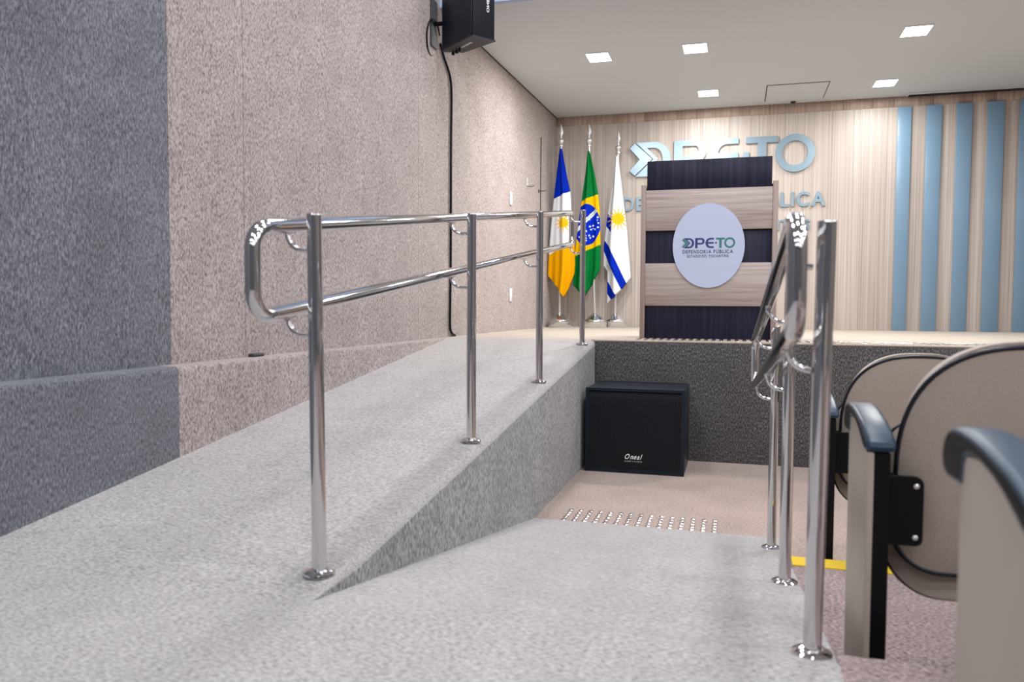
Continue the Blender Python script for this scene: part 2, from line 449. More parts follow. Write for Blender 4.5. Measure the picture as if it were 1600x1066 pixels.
tag(t, 'rectangular access hatch in the ceiling before the wood wall', 'hatch')
t = empty('air_slot', (3.2, 9.31, ZC - 0.0005))
link('frame', box_me(-1.46, 2.0, -0.075, 0.060, -0.008, 0), M_ceil, t)
link('slot', box_me(-1.44, 1.98, -0.01, 0.05, -0.016, -0.007), M_gap, t)
tag(t, 'long black air slot in the ceiling above the blue panels', 'air vent')
t = link('smoke_sensor', lathe_me([(0.001, -0.018), (0.02, -0.018), (0.028, -0.008), (0.03, 0.0)], 16), M_under)
t.location = (0.59, 9.315, ZC - 0.0005); tag(t, 'tiny dark sensor on the ceiling behind the access hatch', 'sensor')

# ------------------------------------------------------------------ wall lettering
def arc(cx, cz, r, a0, a1, n=14, rz=None):
    rz = rz or r
    return [(cx + r * math.cos(math.radians(a0 + (a1 - a0) * i / n)), cz + rz * math.sin(math.radians(a0 + (a1 - a0) * i / n))) for i in range(n + 1)]
# logo in units: cap height 1, baseline 0
def logo_shapes():
    S = []
    # chevron, the folded arrow at the left
    S.append(('chevron', [[(0.0, 0.83), (0.15, 0.97), (0.66, 0.50), (0.15, 0.03), (0.0, 0.17), (0.30, 0.50)]]))
    # D whose left side follows the chevron
    outer = [(0.18, 1.0), (0.72, 1.0)] + arc(0.72, 0.5, 0.46, 90, -90, 20, 0.5) + [(0.18, 0.0), (0.70, 0.50)]
    # its counter is open to the chevron tip
    o2 = [(0.17, 1.0), (0.72, 1.0)] + arc(0.72, 0.5, 0.46, 88, -88, 22, 0.5) + [(0.72, 0.0), (0.17, 0.0), (0.36, 0.175), (0.70, 0.175)] + arc(0.70, 0.5, 0.25, -86, 86, 18, 0.325) + [(0.70, 0.825), (0.47, 0.825), (0.80, 0.50), (0.47, 0.185), (0.365, 0.17), (0.69, 0.50)]
    inner = [(0.50, 0.83), (0.70, 0.83)] + arc(0.70, 0.5, 0.26, 86, -86, 18, 0.33) + [(0.70, 0.17), (0.50, 0.17), (0.83, 0.50)]
    S.append(('letter_d', [[(0.17, 1.0), (0.72, 1.0)] + arc(0.72, 0.5, 0.46, 88, -88, 22, 0.5) + [(0.72, 0.0), (0.17, 0.0), (0.69, 0.50)], inner]))
    # P
    S.append(('letter_p', [[(1.28, 0.0), (1.28, 1.0), (1.90, 1.0)] + arc(1.90, 0.68, 0.30, 88, -88, 18, 0.32) + [(1.90, 0.36), (1.52, 0.36), (1.52, 0.0)],
                           [(1.52, 0.83), (1.88, 0.83)] + arc(1.88, 0.68, 0.10, 80, -80, 10, 0.15) + [(1.88, 0.53), (1.52, 0.53)]]))
    # E, round at the left
    e = [(3.08, 1.0), (2.74, 1.0)] + arc(2.74, 0.5, 0.46, 92, 268, 22, 0.5) + [(2.74, 0.0), (3.08, 0.0), (3.08, 0.17), (2.76, 0.17)] + arc(2.76, 0.42, 0.235, 268, 180, 8, 0.25) + [(3.08, 0.42), (3.08, 0.585), (2.525, 0.585)] + arc(2.76, 0.585, 0.235, 178, 92, 8, 0.245) + [(2.76, 0.83), (3.08, 0.83)]
    S.append(('letter_e', [e]))
    S.append(('dot', [[(3.21, 0.42), (3.37, 0.42), (3.37, 0.58), (3.21, 0.58)]]))
    S.append(('letter_t', [[(3.28, 1.0), (4.14, 1.0), (4.14, 0.82), (3.84, 0.82), (3.84, 0.0), (3.60, 0.0), (3.60, 0.82), (3.28, 0.82)]]))
    S.append(('letter_o', [arc(4.60, 0.5, 0.52, 0, 351, 39, 0.53), arc(4.60, 0.5, 0.34, 0, 348, 29, 0.345)]))
    return S
LOGO_W = 5.12
sg = empty('wall_lettering', (-0.2, YB, 2.0))
tag(sg, 'raised steel-blue lettering DPE-TO Defensoria Pública on the wood wall', 'wall sign')
def place_logo(x0, x1, zb, h, y, th, parent, mats, tilt=0):
    for nm, loops in logo_shapes():
        L = [[(x0 + u * (x1 - x0) / LOGO_W, zb + v * h) for u, v in lp] for lp in loops]
        d = th * (1.6 if nm == 'chevron' else 1)
        me = flat_me(L, d); me.transform(Matrix.Translation((0, y, 0)))
        link(nm, me, mats(nm), parent)
SX, SZ = -0.2, 2.0
place_logo(-1.222 - SX, 0.832 - SX, 2.665 - SZ, 0.40, -0.001, 0.026, sg, lambda n: M_letter)
text_line('DEFENSORIA PÚBLICA', -1.30 - SX, 0.955 - SX, 2.272 - SZ, 0.155, -0.001, 0.02, M_letter, sg, bold=0.028)
text_line('ESTADO DO TOCANTINS', -1.02 - SX, 0.80 - SX, 2.01 - SZ, 0.11, -0.001, 0.02, M_letter, sg, bold=0.028)

# ------------------------------------------------------------------ lectern
LY = 6.30
le = empty('lectern', (-0.21, LY, ZS + 0.001)); tag(le, 'dark lectern with pale wood boards and an oval white plaque on the stage edge', 'lectern')
h = lambda z: z - ZS
lw = 0.478
link('front_panel', box_me(-lw, lw, 0.0, 0.03, 0.0, h(2.05), 0.001, 1), M_dark, le)
link('top_panel', box_me(-lw + .005, lw - .008, -0.004, 0.026, h(2.052), h(2.285), 0.002, 1), M_dark, le)
link('board', box_me(-lw, lw, -0.024, -0.0005, h(1.735), h(2.053), 0.002, 1), M_board, le)
link('board', box_me(-lw, lw, -0.024, -0.0005, h(1.142), h(1.478), 0.002, 1), M_board, le)
for s in (-1, 1):
    link('side_panel', box_me(s * (lw + 0.019) - 0.0185, s * (lw + 0.019) + 0.0185, -0.03, 0.44, 0.0, h(2.095), 0.002, 1), M_boardv, le)
link('desk_top', prism_me([(0.03, h(2.05)), (0.03, h(2.08)), (0.43, h(1.98)), (0.43, h(1.95))], 'x', -lw, lw), M_dark, le)
link('shelf', box_me(-lw, lw, 0.03, 0.42, 0.5, 0.52), M_dark, le)
ov = empty('plaque', (0.008, 0, 0), parent=le)
pl = flat_me([arc(0, h(1.611), 0.271, 0, 357, 119, 0.327)], 0.012); pl.transform(Matrix.Translation((0, -0.026, 0)))
link('disc', pl, M_oval, ov)
def om(n): return M_green if n in ('chevron', 'letter_t', 'letter_o') else M_navy
place_logo(-0.200, 0.200, h(1.592), 0.078, -0.038, 0.0012, ov, om)
for s, a, b, zb, hh, bo in (('DEFENSORIA PÚBLICA', -0.195, 0.186, 1.551, 0.027, 0.016), ('ESTADO DO TOCANTINS', -0.160, 0.152, 1.520, 0.020, 0.012)):
    text_line(s, a, b, h(zb), hh, -0.038, 0.0012, M_ink, ov, bold=bo, gap=0.16)

# ------------------------------------------------------------------ flags
def flag_material():
    m, nt, b = new_mat('flag_cloth')
    at = nt.nodes.new('ShaderNodeAttribute'); at.attribute_name = 'print'
    nt.links.new(at.outputs['Color'], b.inputs['Base Color'])
    b.inputs['Roughness'].default_value = 0.7
    b.inputs['Specular IOR Level'].default_value = 0.08
    tc = nt.nodes.new('ShaderNodeTexCoord'); no = nt.nodes.new('ShaderNodeTexNoise'); no.inputs['Scale'].default_value = 900
    bp = nt.nodes.new('ShaderNodeBump'); bp.inputs['Strength'].default_value = 0.08; bp.inputs['Distance'].default_value = 0.001
    nt.links.new(tc.outputs['Object'], no.inputs['Vector']); nt.links.new(no.outputs['Fac'], bp.inputs['Height']); nt.links.new(bp.outputs['Normal'], b.inputs['Normal'])
    return m
M_flag = flag_material()
BLUE = (0.0, 0.02, 0.42); WHITE = (0.72, 0.75, 0.79); YEL = (0.80, 0.36, 0.0); GREEN = (0.0, 0.16, 0.03); YEL2 = (0.78, 0.46, 0.0); SUN = (0.90, 0.48, 0.01)
def lerp_tab(tab, t):
    if t <= tab[0][0]: return tab[0][1]
    for (a, x), (b, y) in zip(tab[:-1], tab[1:]):
        if t <= b: return x + (y - x) * (t - a) / (b - a)
    return tab[-1][1]
def above(line, x, y):     # y of a polyline at x, true when the point is above it (smaller y)
    return y < lerp_tab(line, x)
def sun(x, y, cx, cy, r, R, n, ph=0, sx=1.0):
    dx, dy = (x - cx) / sx, y - cy
    d = math.hypot(dx, dy)
    if d < r: return True
    a = (math.atan2(dy, dx) + ph) * n / (2 * math.pi)
    k = abs(a - round(a)) * 2           # 0 on a ray, 1 between
    return d < R - (R - r) * min(1, k * 2.1)
def col1(x, y):
    if above([(850, 317), (872, 309), (890, 301)], x, y): return BLUE
    if sun(x, y, 878, 351, 7.5, 16, 12, 0.1): return SUN
    if above([(850, 401), (870, 391), (898, 382)], x, y): return WHITE
    return YEL
STARS = [(917.2, 338, 1.3), (924.3, 346.3, .9), (924.6, 356.5, 1.5), (929.4, 355, 1.4), (926.5, 361, 1.2), (929.4, 359.2, .8), (932.5, 360.6, 1.6), (918.7, 363.5, 1.4), (918.5, 370.5, 1.0), (923.5, 370.3, 1.4), (918.4, 374.3, 1.5), (925.3, 373.7, 1.3), (929.7, 371.4, 1.7), (919, 378, 1.1), (937, 342.5, 1.4), (938, 351, 1.2), (937.5, 357.8, 1.4), (936.8, 347, .8), (910, 365, 1.2), (906, 372, 1.2)]
def star(x, y, cx, cy, r):
    dx, dy = x - cx, y - cy
    d = math.hypot(dx, dy)
    if d > r * 1.25: return False
    a = (math.atan2(dy, dx) + math.pi / 2) * 5 / (2 * math.pi)
    k = abs(a - round(a)) * 2
    return d < r * (1.25 - 0.7 * k)
def band_y(x): return 352.0 - 0.86 * (x - 913) - 0.004 * (x - 913) ** 2
def col2(x, y):
    if ((x - 918.5) / 22.5) ** 2 + ((y - 353.6) / 31.8) ** 2 < 1:
        if abs(y - band_y(x)) < 3.6: return WHITE
        for s in STARS:
            if star(x, y, *s): return WHITE
        return BLUE
    if above([(895, 324), (910, 317), (940, 306)], x, y): return GREEN
    if above([(895, 404), (898, 402), (915, 395), (942, 384)], x, y): return YEL2
    return GREEN
def between(x, y, up, lo): return not above(up, x, y) and above(lo, x, y)
def col3(x, y):
    if sun(x, y, 971, 343, 9, 20, 14, 0.2): return SUN
    if x < 960 and between(x, y, [(950, 331), (960, 343)], [(950, 353), (960, 364)]): return BLUE
    if between(x, y, [(945, 371), (948, 376), (956.5, 385.6), (984, 440), (992, 456)], [(945, 391), (947, 393), (956.5, 412.6), (975, 448), (985, 466)]): return BLUE
    if between(x, y, [(950, 434), (954, 440), (965, 456), (970, 462)], [(950, 455), (957, 464), (962, 469)]): return BLUE
    return WHITE
SXP, SZP = 0.00705, 0.00755
def flag(px, x0, y0, lean, top_px, L, R, B, colf, folds, label, pole_top):
    t = empty('flag_pole', (x0, y0, ZS + 0.001)); tag(t, label, 'flag', 'flags in stands on the stage')
    link('base', lathe_me([(0.001, 0), (0.134, 0), (0.138, 0.006), (0.138, 0.066), (0.132, 0.072), (0.122, 0.073), (0.112, 0.092), (0.098, 0.10), (0.070, 0.125), (0.045, 0.142), (0.028, 0.15), (0.026, 0.165), (0.017, 0.17)], 40), M_alu, t)
    hgt = pole_top
    def px_x(zz): return lean * (zz / hgt)
    link('pole', tube_me([(0, 0, 0.12), (lean * 0.5, 0, hgt * 0.5), (lean, 0, hgt)], 0.0125, 16), M_satin, t)
    fin = empty('finial', (lean, 0, hgt), parent=t)
    link('collar', lathe_me([(0.013, -0.06), (0.026, -0.05), (0.026, -0.03), (0.018, -0.02), (0.034, 0.0), (0.036, 0.02), (0.028, 0.032), (0.014, 0.045), (0.011, 0.07)], 20), M_satin, fin)
    z1, zm, zt, w = 0.05, 0.115, 0.215, 0.029
    vs = [(0, 0, z1), (w, 0, zm), (0, 0, zt), (-w, 0, zm), (0, -0.012, zm), (0, 0.012, zm)]
    link('spear', mesh('sp', vs, [(0, 1, 4), (1, 2, 4), (2, 3, 4), (3, 0, 4), (1, 0, 5), (2, 1, 5), (3, 2, 5), (0, 3, 5)]), M_satin, fin)
    NU, NV = 96, 420
    ytop = top_px
    def world(xp, yp, u, v, back=False):
        edge = math.sin(math.pi * min(1, max(0, u)))
        amp = 0.02 + 0.05 * v
        d = edge ** 0.6 * (0.035 + 0.03 * v)
        d += amp * 0.62 * edge * sum(a * math.cos(2 * math.pi * (f * u + p + s * v)) for a, f, p, s in folds)
        yy = -d if not back else 0.02 + 0.02 * edge ** 0.5 + 0.02 * v * edge
        return ((xp - px) * SXP, yy, (511.5 - yp) * SZP)
    vs, cols, fs = [], [], []
    for side in (0, 1):
        for j in range(NV + 1):
            v = j / NV
            for i in range(NU + 1):
                u = i / NU
                yb = lerp_tab(B, u)
                yp = ytop + v * (yb - ytop)
                l, r = lerp_tab(L, yp), lerp_tab(R, yp)
                xp = l + (r - l) * u
                vs.append(world(xp, yp, u, v, side == 1))
                cols.append((*colf(xp, yp), 1))
    n1 = (NU + 1) * (NV + 1)
    for side in (0, 1):
        o = side * n1
        for j in range(NV):
            for i in range(NU):
                a = o + j * (NU + 1) + i
                q = (a, a + 1, a + NU + 2, a + NU + 1)
                fs.append(q if side == 0 else q[::-1])
    for j in range(NV):
        for i in (0, NU):
            a = j * (NU + 1) + i
            q = (a, a + NU + 1, n1 + a + NU + 1, n1 + a)
            fs.append(q if i == 0 else q[::-1])
    for i in range(NU):
        a = NV * (NU + 1) + i
        fs.append((a, a + 1, n1 + a + 1, n1 + a))
    me = bpy.data.meshes.new('cloth'); me.from_pydata(vs, [], fs)
    ca = me.color_attributes.new('print', 'FLOAT_COLOR', 'POINT')
    ca.data.foreach_set('color', [c for q in cols for c in q])
    for p in me.polygons: p.use_smooth = True
    cl = link('cloth', me, M_flag, t)
    def on_cloth(xp, yp):
        l, r = lerp_tab(L, yp), lerp_tab(R, yp); u = (xp - l) / (r - l)
        v = (yp - ytop) / (lerp_tab(B, u) - ytop)
        p = world(xp, yp, u, v); return Vector((p[0], p[1] - 0.0025, p[2]))
    return t, cl, on_cloth
F1 = [(1.0, 1.4, 0.1, 0.1), (0.5, 2.7, 0.3, -0.1)]
F2 = [(1.0, 1.7, 0.35, 0.05), (0.5, 3.1, 0.1, 0.1)]
F3 = [(1.0, 1.2, 0.55, 0.0), (0.45, 2.4, 0.2, 0.15)]
flag(871.5, -1.975, 8.98, 0.0, 236, [(236, 869.5), (312, 860), (360, 855), (405, 851.5), (430, 850.5), (465, 852)], [(236, 873), (280, 882), (303, 888), (345, 891), (390, 896), (415, 897), (430, 896), (465, 889)],
     [(0, 430), (0.2, 440), (0.45, 450), (0.74, 464), (0.86, 452), (1, 428)], col1, F1, 'blue, white and yellow flag with a sun, nearest the carpeted wall', 2.15)
t2, c2, on2 = flag(933.5, -1.562, 9.03, -0.092, 241, [(241, 918.5), (275, 915), (316, 909), (350, 904), (395, 898.5), (448, 896), (462, 900)], [(241, 922), (275, 930), (305, 936), (330, 939), (380, 941), (421, 941), (462, 934)],
     [(0, 446), (0.25, 456), (0.48, 462), (0.75, 447), (1, 421)], col2, F2, 'green flag with yellow diamond and starry blue disc, between two other flags', 2.15)
flag(967, -1.355, 9.225, 0.012, 246, [(246, 965), (300, 958), (345, 951), (385, 946.5), (415, 946), (424, 953), (474, 953)], [(246, 969), (290, 975), (360, 985), (430, 992), (474, 994)],
     [(0, 474), (0.5, 456), (1, 434)], col3, F3, 'white flag with blue diagonal stripes and a sun, nearest the lectern', 2.09)
# motto on the band of the green flag
mt = text_me('E PROGRESSO', 0.02, 0.0)
w = max(v.co.x for v in mt.vertices)
for v in mt.vertices:
    xx = 911 + 25.5 * v.co.x / w
    sl = math.atan(0.86 + 0.008 * (xx - 913))
    off = (v.co.y - 0.35) * 3.4
    v.co = on2(xx - off * math.sin(sl) * 0.7, band_y(xx) - off * math.cos(sl) - 0.2) - Vector((0, v.co.z * 0.05, 0))
link('motto', mt, M_mottog, c2)

# ------------------------------------------------------------------ handrails
def fillet_loop(corners, r, n=8):
    out = []
    m = len(corners)
    for i in range(m):
        P = Vector(corners[i]); A = Vector(corners[i - 1]); B = Vector(corners[(i + 1) % m])
        a, b = (A - P).normalized(), (B - P).normalized()
        ang = a.angle(b); d = r / math.tan(ang / 2)
        c = P + (a + b).normalized() * (r / math.sin(ang / 2))
        s, e = P + a * d - c, P + b * d - c
        tot = s.angle(e)
        for k in range(n + 1):
            t = k / n
            out.append(c + (s * math.sin((1 - t) * tot) + e * math.sin(t * tot)) / math.sin(tot))
    # add points along straights
    full = []
    for i, p in enumerate(out):
        full.append(p); q = out[(i + 1) % len(out)]
        L = (q - p).length
        if L > 0.3:
            k = int(L / 0.25)
            for s in range(1, k): full.append(p + (q - p) * s / k)
    return full
M_flange = M_chrome
leans = {1.863: -0.010, 1.789: 0.010}      # two posts stand slightly out of plumb
fl_me = lathe_me([(0.001, 0), (0.041, 0), (0.043, 0.003), (0.042, 0.008), (0.034, 0.013), (0.027, 0.016), (0.022, 0.018)], 32)
cap_me = lathe_me([(0.0198, -0.004), (0.0202, 0.0), (0.019, 0.0025), (0.001, 0.0035)], 28)
def handrail(label, xp, posts, xr, rail_top, gap, ends, xr2=None):
    """posts: (y, zbase, ztop); rail_top(y) height of the upper rail axis"""
    y0 = posts[0][0]
    t = empty('handrail', (xp, y0, posts[0][1])); tag(t, label, 'handrail', 'steel ramp handrails')
    O = Vector((xp, y0, posts[0][1]))
    xr2 = xr if xr2 is None else xr2
    def X(y): return xr + (xr2 - xr) * (y - ends[0]) / (ends[1] - ends[0])
    c = [(X(ends[0]), ends[0], rail_top(ends[0])), (X(ends[1]), ends[1], rail_top(ends[1])), (X(ends[1]), ends[1], rail_top(ends[1]) - gap), (X(ends[0]), ends[0], rail_top(ends[0]) - gap)]
    link('rail', tube_me([p - O for p in fillet_loop(c, 0.064)], 0.0200, 20, closed=True), M_chrome, t)
    for (y, zb, zt) in posts:
        po = empty('post', (0, y - y0, zb - O.z), parent=t)
        lx = leans.get(round(y, 3), 0)
        link('tube', tube_me([(0, 0, 0.004), (lx, 0, zt - zb)], 0.0197, 28), M_chrome, po)
        link('flange', fl_me, M_flange, po)
        link('cap', cap_me, M_chrome, po, (lx, 0, zt - zb))
        for g in (0, gap):
            zr = rail_top(y) - g
            br = 0.048
            x_r = X(y) - xp
            s = -1
            pts = [(-0.018, y - y0, zr - O.z - 0.018 - br), (x_r + br, y - y0, zr - O.z - 0.018 - br)]
            for k in range(1, 9):
                a = k / 8 * math.pi / 2
                pts.append((x_r + br - br * math.sin(a), y - y0, zr - O.z - 0.018 - br * math.cos(a)))
            link('bracket', tube_me(pts, 0.0068, 12), M_chrome, t)
            sl = math.atan2(rail_top(y + 1) - rail_top(y), 1)
            pme = box_me(-0.009, 0.009, -0.032, 0.032, -0.003, 0.002, 0.0015)
            pme.transform(Matrix.Rotation(sl, 4, 'X'))
            link('saddle', pme, M_chrome, t, (x_r, y - y0, zr - O.z - 0.0185))
    return t
def zup(y): return ZL + (ZS - ZL) * (y - YR) / (YS - YR)
def zdn(y): return ZL - (ZL) * (y - YR) / (YE - YR)
Lp = [(1.863, EYE + .235), (3.129, EYE + .379), (4.329, EYE + .527), (5.632, EYE + .689)]
Lp = [(y, zup(y) - .001, zt) for y, zt in Lp]
handrail('long polished steel handrail with four posts on the ramp up to the stage', -1.069, Lp, -1.160,
         lambda y: EYE + 0.206 + 0.1225 * (y - 1.836), 0.228, (1.705, 5.67))
Rp = [(1.789, zdn(1.789), EYE + .179), (2.70, zdn(2.70), EYE + .045), (3.584, zdn(3.584), EYE - .089)]
handrail('shorter polished steel handrail with three posts beside the seats, sloping down', 0.177, Rp, 0.114,
         lambda y: EYE + 0.150 - 0.1495 * (y - 1.789), 0.222, (1.60, 3.76), 0.100)

# ------------------------------------------------------------------ subwoofer
sw = empty('floor_loudspeaker', (-0.638, 5.55, 0.001)); tag(sw, 'black floor loudspeaker with a perforated grille standing before the stage front', 'loudspeaker')
W2, D2, HH = 0.335, 0.262, 0.578
link('cabinet', box_me(-W2, W2, -D2 + 0.02, D2, 0, HH, 0.012, 3), M_cab, sw)
fr = bmesh.new()
def add_box(bm, x0, x1, y0, y1, z0, z1):
    r = bmesh.ops.create_cube(bm, size=1)
    for v in r['verts']: v.co = Vector((x0 if v.co.x < 0 else x1, y0 if v.co.y < 0 else y1, z0 if v.co.z < 0 else z1))
for q in ((-W2, -W2 + .022, 0, HH), (W2 - .022, W2, 0, HH), (-W2 + .022, W2 - .022, HH - .018, HH), (-W2 + .022, W2 - .022, 0, .03)):
    add_box(fr, q[0], q[1], -D2, -D2 + 0.025, q[2], q[3])
me = bpy.data.meshes.new('frame'); fr.to_mesh(me); fr.free()
link('frame', me, M_cab, sw)
gp = [(-0.312, 0.03), (0.312, 0.03), (0.312, HH - .018), (-0.312, HH - .018)]
gv, gf = [], []
GN = 12
for i in range(GN + 1):
    z = 0.03 + (HH - .048) * i / GN
    yb = -D2 + 0.004 + (0.014 * max(0, (z - (HH - .07)) / .052))
    for xx in (-0.313, 0.313): gv.append((xx, yb, z))
for i in range(GN): gf.append((2 * i, 2 * i + 1, 2 * i + 3, 2 * i + 2))
nb = len(gv)
gv += [(v[0], -D2 + 0.022, v[2]) for v in gv]
for i in range(GN): gf.append((nb + 2 * i, nb + 2 * i + 1, nb + 2 * i + 3, nb + 2 * i + 2))
gf += [(0, 1, nb + 1, nb), (2 * GN, 2 * GN + 1, nb + 2 * GN + 1, nb + 2 * GN)]
for s in (0, 1):
    for i in range(GN): gf.append((2 * i + s, 2 * i + 2 + s, nb + 2 * i + 2 + s, nb + 2 * i + s))
link('grille', mesh('g', gv, gf), M_grille, sw)
bd = empty('badge', (0, 0, 0), parent=sw)
text_line('Oneal', -0.062, 0.058, 0.098, 0.034, -D2 + 0.003, 0.002, M_white, bd, bold=0.014, shear=0.45, gap=0.04)
text_line('AUDIO SYSTEMS', -0.066, 0.054, 0.078, 0.009, -D2 + 0.003, 0.001, M_satin, bd, bold=0.0, gap=0.14)

# ------------------------------------------------------------------ wall loudspeaker
A, B, C_, D_ = (-2.135, 5.545), (-1.811, 5.274), (-1.691, 5.431), (-1.985, 5.60)
ws = empty('wall_loudspeaker', (-1.9, 5.45, 3.025)); tag(ws, 'black loudspeaker hung high on the carpeted left wall', 'loudspeaker')
O2 = Vector((-1.9, 5.45))
q = [Vector(p) - O2 for p in (A, B, C_, D_)]
link('cabinet', prism_me([tuple(p) for p in q], 'z', 0.012, 0.50, 0.006), M_cab, ws)
cen = sum(q, Vector((0, 0))) / 4
link('base_plate', prism_me([tuple(cen + (p - cen) * 0.985) for p in q], 'z', 0.0, 0.0118), M_under, ws)
n = Vector((q[2].y - q[1].y, -(q[2].x - q[1].x))).normalized()
e = (q[2] - q[1])
g0, g1 = q[1] + e * 0.03, q[2] - e * 0.03
link('grille', prism_me([tuple(g0), tuple(g0 + n * 0.014), tuple(g1 + n * 0.014), tuple(g1)], 'z', 0.01, 0.495, 0.004), M_grille, ws)
rim = prism_me([tuple(q[1]), tuple(q[1] + n * 0.018), tuple(q[2] + n * 0.018), tuple(q[2])], 'z', 0.0, 0.0095)
link('rim', rim, M_cab, ws)
# small marks printed under the box and on the grille
me = text_me('ONEAL', 0.02, 0.02, 0.3)
ax = (q[2] - q[1]).normalized(); 
d = (q[1] - q[0]).normalized(); pr = Vector((-d.y, d.x))
c0 = q[0] + (q[1] - q[0]) * 0.42 + pr * 0.075
for v in me.vertices:
    p = c0 + d * (v.co.x * 0.045) - pr * (v.co.y * 0.03)
    v.co = Vector((p.x, p.y, -0.0008 + v.co.z * 0.02))
link('mark', me, M_white, ws)
me = text_me('ONEAL', 0.02, 0.02)
c1 = q[1] + e * 0.62 + n * 0.0152
for v in me.vertices:
    p = c1 + ax * (v.co.y * 0.03)
    v.co = Vector((p.x + n.x * v.co.z * 0.02, p.y + n.y * v.co.z * 0.02, 0.19 + v.co.x * 0.045))
link('mark', me, M_white, ws)
# wall bracket
wx = xw(5.6) - O2.x
link('wall_plate', box_me(wx + 0.001, wx + 0.012, 0.06, 0.18, 0.05, 0.4, 0.002), M_under, ws)
link('arm', tube_me([(wx + 0.008, 0.12, 0.22), (-0.2, 0.12, 0.22), (-0.12, 0.10, 0.22)], 0.016, 12), M_black, ws)
for i, (u, s) in enumerate(((0.10, .012), (0.22, .014), (0.32, .010))):
    p = q[0] + (q[3] - q[0]) * 0.4 + (q[1] - q[0]) * u
    link('knob', lathe_me([(0.001, -0.03), (s, -0.028), (s, -0.012), (0.006, -0.008), (0.006, 0.0)], 14), M_black, ws, (p.x, p.y, 0))
# loop of cable at its back and the long cable down the wall
pts = []
for i in range(25):
    a = math.radians(20 + 300 * i / 24)
    pts.append((xw(5.5) + 0.012 + 0.02 * math.cos(a * .5), 5.53 + 0.105 * math.cos(a), 3.135 + 0.13 * math.sin(a)))
cb = link('speaker_cable', tube_me(pts, 0.006, 10), M_black); tag(cb, 'loop of black cable behind the wall loudspeaker', 'cable')
pts = []
for z, dy in ((3.14, -0.22), (3.06, -0.15), (2.98, -.05), (2.90, .0), (2.75, .012), (2.5, .004), (2.2, 0), (1.8, .0), (1.4, -.002), (1.1, -.012), (0.97, -.012), (0.925, 0.01), (0.9, .06), (0.892, .10)):
    pts.append((xw(5.9 + dy) + 0.013, 5.905 + dy, z))
def spl(P, n=6):
    out = []
    P = [Vector(p) for p in P]
    for i in range(len(P) - 1):
        a, b, c, d = P[max(i - 1, 0)], P[i], P[i + 1], P[min(i + 2, len(P) - 1)]
        for k in range(n):
            t = k / n
            out.append(0.5 * ((2 * b) + (c - a) * t + (2 * a - 5 * b + 4 * c - d) * t * t + (3 * b - a - 3 * c + d) * t ** 3))
    return out + [P[-1]]
cb = link('wall_cable', tube_me(spl(pts), 0.0095, 10), M_black); tag(cb, 'long black cable running down the carpeted wall from the loudspeaker', 'cable')

# ------------------------------------------------------------------ small things on the left wall
def switch_plate(y, z, label):
    t = empty('switch_plate', (xw(y) + 0.0008, y, z)); tag(t, label, 'switch plate', 'white plates on the carpeted wall')
    link('plate', box_me(0, 0.009, -0.04, 0.04, -0.066, 0.066, 0.003), M_white, t)
    link('rocker', box_me(0.009, 0.013, -0.016, 0.016, -0.03, 0.03, 0.0015), M_white, t)
switch_plate(7.54, 2.205, 'upper white plate on the carpeted wall, above the handrail')
switch_plate(7.55, 1.243, 'lower white plate on the carpeted wall, below the handrail')
def hook(y, z, label, plate):
    t = empty('wall_hook', (xw(y) + 0.001, y, z)); tag(t, label, 'hook', 'wire hooks on the carpeted wall')
    link('peg', tube_me([(0, 0, 0), (0.07, 0.01, 0.002), (0.078, 0.01, 0.014)], 0.0035, 8), M_black, t)
    link('plate', box_me(0, 0.004, -0.012, 0.012, -0.02 if not plate else 0.01, 0.02 if not plate else 0.085, 0.001), M_white if plate else M_black, t)
hook(8.13, 2.41, 'wire hook below a white tab on the carpeted wall', True)
hook(8.60, 2.425, 'wire hook on the carpeted wall next to the corner', False)
cb = link('thin_cable', tube_me([(xw(8.67) + .006, 8.67, 3.04), (xw(8.67) + .006, 8.67, 2.2), (xw(8.67) + .006, 8.67, 0.9)], 0.005, 8), M_under); tag(cb, 'thin dark cable running down the carpeted wall by the corner', 'cable')
cl = link('cable_clip', box_me(-0.02, 0.015, -0.045, 0.045, 0, 0.016, 0.006, 3), M_under); cl.location = (xw(3.33) + 0.021, 3.33, ZS + 0.0005); tag(cl, 'small dark clip lying on the carpeted ledge of the left wall', 'clip')

# ------------------------------------------------------------------ tactile studs
stud_me = lathe_me([(0.0145, 0), (0.0145, 0.0015), (0.012, 0.004), (0.008, 0.0056), (0.004, 0.006), (0.0005, 0.0061)], 12)
stud_me.materials.append(M_chrome)
def studs(name, label, x0, nx, y0, z, sp=0.0555, ny=5):
    t = empty(name, (x0, y0, z)); tag(t, label, 'tactile studs')
    for i in range(nx):
        for j in range(ny):
            link('stud', stud_me, None, t, (i * sp, j * 0.051, 0))
studs('tactile_stud_field', 'field of small steel studs on the beige floor at the foot of the ramp', -0.855, 15, 4.035, 0.0005)
studs('tactile_stud_field', 'strip of small steel studs along the stage edge in front of the lectern', -0.70, 45, 5.935, ZS + 0.0015)

